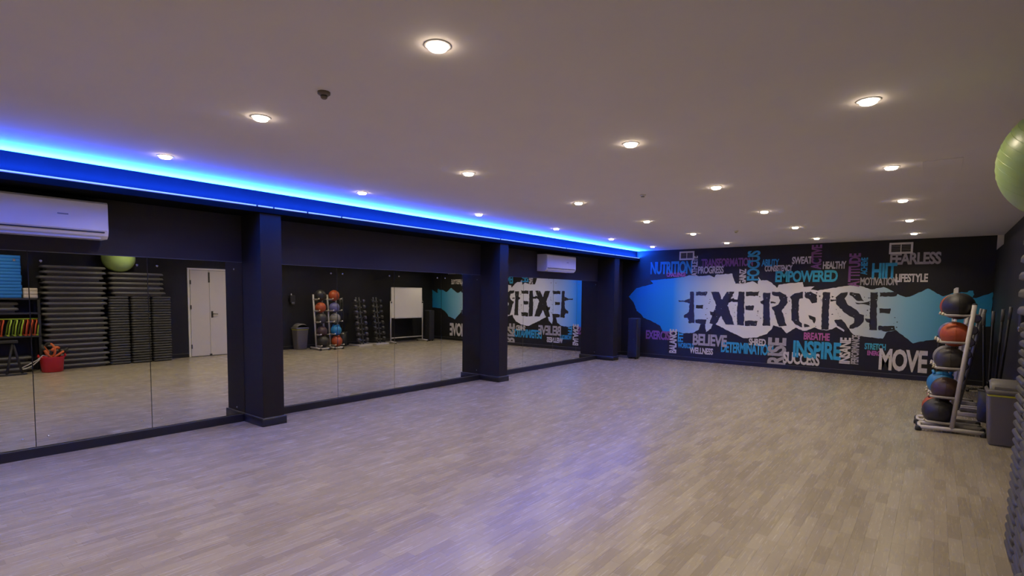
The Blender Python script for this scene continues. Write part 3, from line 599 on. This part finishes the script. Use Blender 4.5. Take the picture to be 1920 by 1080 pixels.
# ------------------------------------------------------------------ shelf unit left of the steps (seen in the mirror)
t = thing('shelf_unit', 'black metal shelf unit beside the tall stack of steps', 'shelf', (.55, 1.75, 0))
for x in (-.19, .19):
    for y in (-.60, .60): MB().box(x-.02, x+.02, y-.02, y+.02, 0, 1.42, .003).obj('upright_post', RUBBER, t)
for z in (.70, 1.14, 1.42): MB().box(-.21, .21, -.62, .62, z-.03, z, .004).obj('shelf_board', DARKP, t)
BM = mat('blue_foam_mat', (.008, .15, .52), .7, noise=.12)
for k in range(13):
    o = tag(MB().rrect([(0, -.19, .19, -.36, .36, .02), (.006, -.195, .195, -.365, .365, .022), (.055, -.195, .195, -.365, .365, .022), (.061, -.19, .19, -.36, .36, .02)], 3).obj('foam_mat', BM), 'thick blue foam mat, %s of the pile on the shelf unit' % from_bottom(k, 13), 'mat', 'blue foam mats on the shelf unit')
    o.location = (.55+random.uniform(-.006, .006), 1.755+random.uniform(-.008, .008), 1.42+.0615*k)
for k in range(3):
    o = tag(MB().rrect([(0, -.14, .14, -.10, .10, .02), (.01, -.145, .145, -.105, .105, .025), (.055, -.145, .145, -.105, .105, .025), (.063, -.14, .14, -.10, .10, .02)], 3).obj('folded_towel', mat('cream_towel', (.52, .46, .40), .9, noise=.15, scale=30, bump=.6)), 'cream folded towel, %s of the little pile by the blue mats' % from_bottom(k, 3), 'towel', 'folded towels on the shelf unit')
    o.location = (.52, 2.245, 1.42+.0645*k)
for k in range(3):
    put = copy_tree(sp); put.location = (.55, 1.72, 0.0+.1035*k); put['label'] = 'long grey aerobic step under the shelf unit, %s of three' % from_bottom(k, 3); put['group'] = 'aerobic steps under the shelf unit'
for k in range(2):
    put = copy_tree(sp); put.location = (.55, 1.66, 1.14+.1035*k); put.scale = (.8, .8, 1); put['label'] = 'grey aerobic step on the upper shelf, %s of two' % ('lower' if k == 0 else 'upper'); put['group'] = 'aerobic steps on the upper shelf'
# agility hurdles in lime and orange on the middle shelf
for k, (y, c_, lean) in enumerate(((1.30, 'orange', .05), (1.42, 'lime', -.06), (1.56, 'orange', .04), (1.70, 'orange', .06), (1.80, 'orange', .05), (1.90, 'lime', .10), (1.99, 'lime', -.06), (2.07, 'lime', .06), (2.14, 'orange', -.05), (2.20, 'orange', .04), (2.27, 'orange', .03), (2.31, 'lime', -.10))):
    lean = .045 + .008*(k % 2)
    m = mat('hurdle_'+c_, {'orange': (.62, .09, .02), 'lime': (.42, .58, .03)}[c_], .45)
    o = MB().tube([(-.12, 0, .012), (.0, 0, .012), (.14, 0, .012)], .011, 8).tube([(-.12, 0, .012), (-.12, lean*.5, .20), (-.115, lean*.9, .27), (-.09, lean, .30), (.11, lean, .30), (.135, lean*.9, .27), (.14, lean*.5, .20), (.14, 0, .012)], .011, 8).obj('agility_hurdle', m)
    tag(o, '%s plastic agility hurdle on the middle shelf, %s from the left in the mirror' % (c_, kn[k]), 'hurdle', 'agility hurdles on the shelf')
    o.location = (.47, y, .70)
    MB().tube([(-.12, -.016, .011), (-.12, .016, .011)], .011, 8).obj('hurdle_foot', m, o); MB().tube([(.14, -.016, .011), (.14, .016, .011)], .011, 8).obj('hurdle_foot', m, o)
o = tag(MB().tube([(.40, 1.33, 1.024), (.40, 1.75, 1.0235), (.40, 2.05, 1.024), (.40, 2.36, 1.0235)], .012, 8).obj('agility_pole', mat('hurdle_lime', (.42, .58, .03), .45)), 'long lime agility pole lying along the tops of the hurdles', 'pole')
# trestle stand
t = thing('folding_trestle', 'black folding trestle standing in front of the shelf unit', 'trestle', (.0, 1.72, 0))
for s in (-1, 1):
    MB().tube([(0, s*.18-.10, .015), (0, s*.18, .62)], .020, 8).obj('leg', RUBBER, t); MB().tube([(.02, s*.18+.12, .015), (.02, s*.18, .62)], .020, 8).obj('leg', RUBBER, t)
MB().box(-.04, .06, -.25, .25, .60, .65, .008).obj('top_beam', RUBBER, t)
MB().box(-.02, .04, -.34, .36, 0, .03, .006).obj('floor_bar', RUBBER, t)

# ------------------------------------------------------------------ red bucket with straps
bx, by = .13, 2.47
t = thing('flexi_bucket', 'bright red flexible bucket in front of the tall stack of steps', 'bucket', (bx, by, 0))
RED = mat('red_bucket_plastic', (.55, .012, .012), .4, noise=.06)
MB().lathe([(.14, 0), (.16, .01), (.185, .28), (.192, .29), (.186, .295), (.178, .285), (.152, .02), (.001, .02)], n=28).obj('bucket_body', RED, t)
for s in (-1, 1): MB().tube([(0, s*.188, .27), (-.05, s*.20, .31), (0, s*.20, .335), (.05, s*.20, .31), (.0, s*.188, .27)], .012, 8).obj('bucket_handle', RED, t)
ORG = mat('orange_strap', (.62, .14, .02), .6, noise=.2, scale=30); BK = mat('black_strap', (.02, .018, .018), .7)
def ring(c, r, tilt, rt, k):
    M = Matrix.Translation(c) @ Matrix.Rotation(tilt[0], 4, 'X') @ Matrix.Rotation(tilt[1], 4, 'Z')
    return [M @ Vector((r*math.cos(a)*.6, 0, r*math.sin(a))) for a in [rt+2*math.pi*j/20 for j in range(k)]]
for k, (c, r, ti) in enumerate((((bx-.02, by-.08, .40), .13, (.5, .3)), ((bx+.02, by+.05, .33), .14, (-.3, 1.2)), ((bx-.05, by+.13, .36), .12, (-.9, .2)), ((bx+.03, by-.02, .42), .13, (.1, 2.1)))):
    o = MB().tube(ring(Vector(c), r, ti, 0, 21), .020, 8, cap=False).obj('resistance_strap', ORG if k != 1 else BK)
    tag(o, ['orange looped strap piled highest in the red bucket, towards the shelf', 'black looped strap in the middle of the red bucket', 'orange looped strap hanging over the side of the red bucket away from the shelf', 'orange and black looped strap in the centre of the red bucket'][k], 'strap', 'straps in the red bucket')
    MB().tube(ring(Vector(c), r, ti, 1.2, 6), .027, 8).obj('padded_grip', BK if k != 1 else ORG, o)
o = MB().tube([(bx, by-.05, .30), (bx-.04, by-.14, .33), (bx-.06, by-.23, .25), (bx-.06, by-.36, .17), (bx-.05, by-.45, .125), (bx-.06, by-.46, .095), (bx-.07, by-.40, .10), (bx-.06, by-.30, .15), (bx-.06, by-.215, .235), (bx-.03, by-.15, .305)], .008, 8).obj('skipping_rope', mat('white_cord', (.55, .53, .50), .6))
tag(o, 'pale looped rope drooping over the shelf side of the red bucket', 'rope')
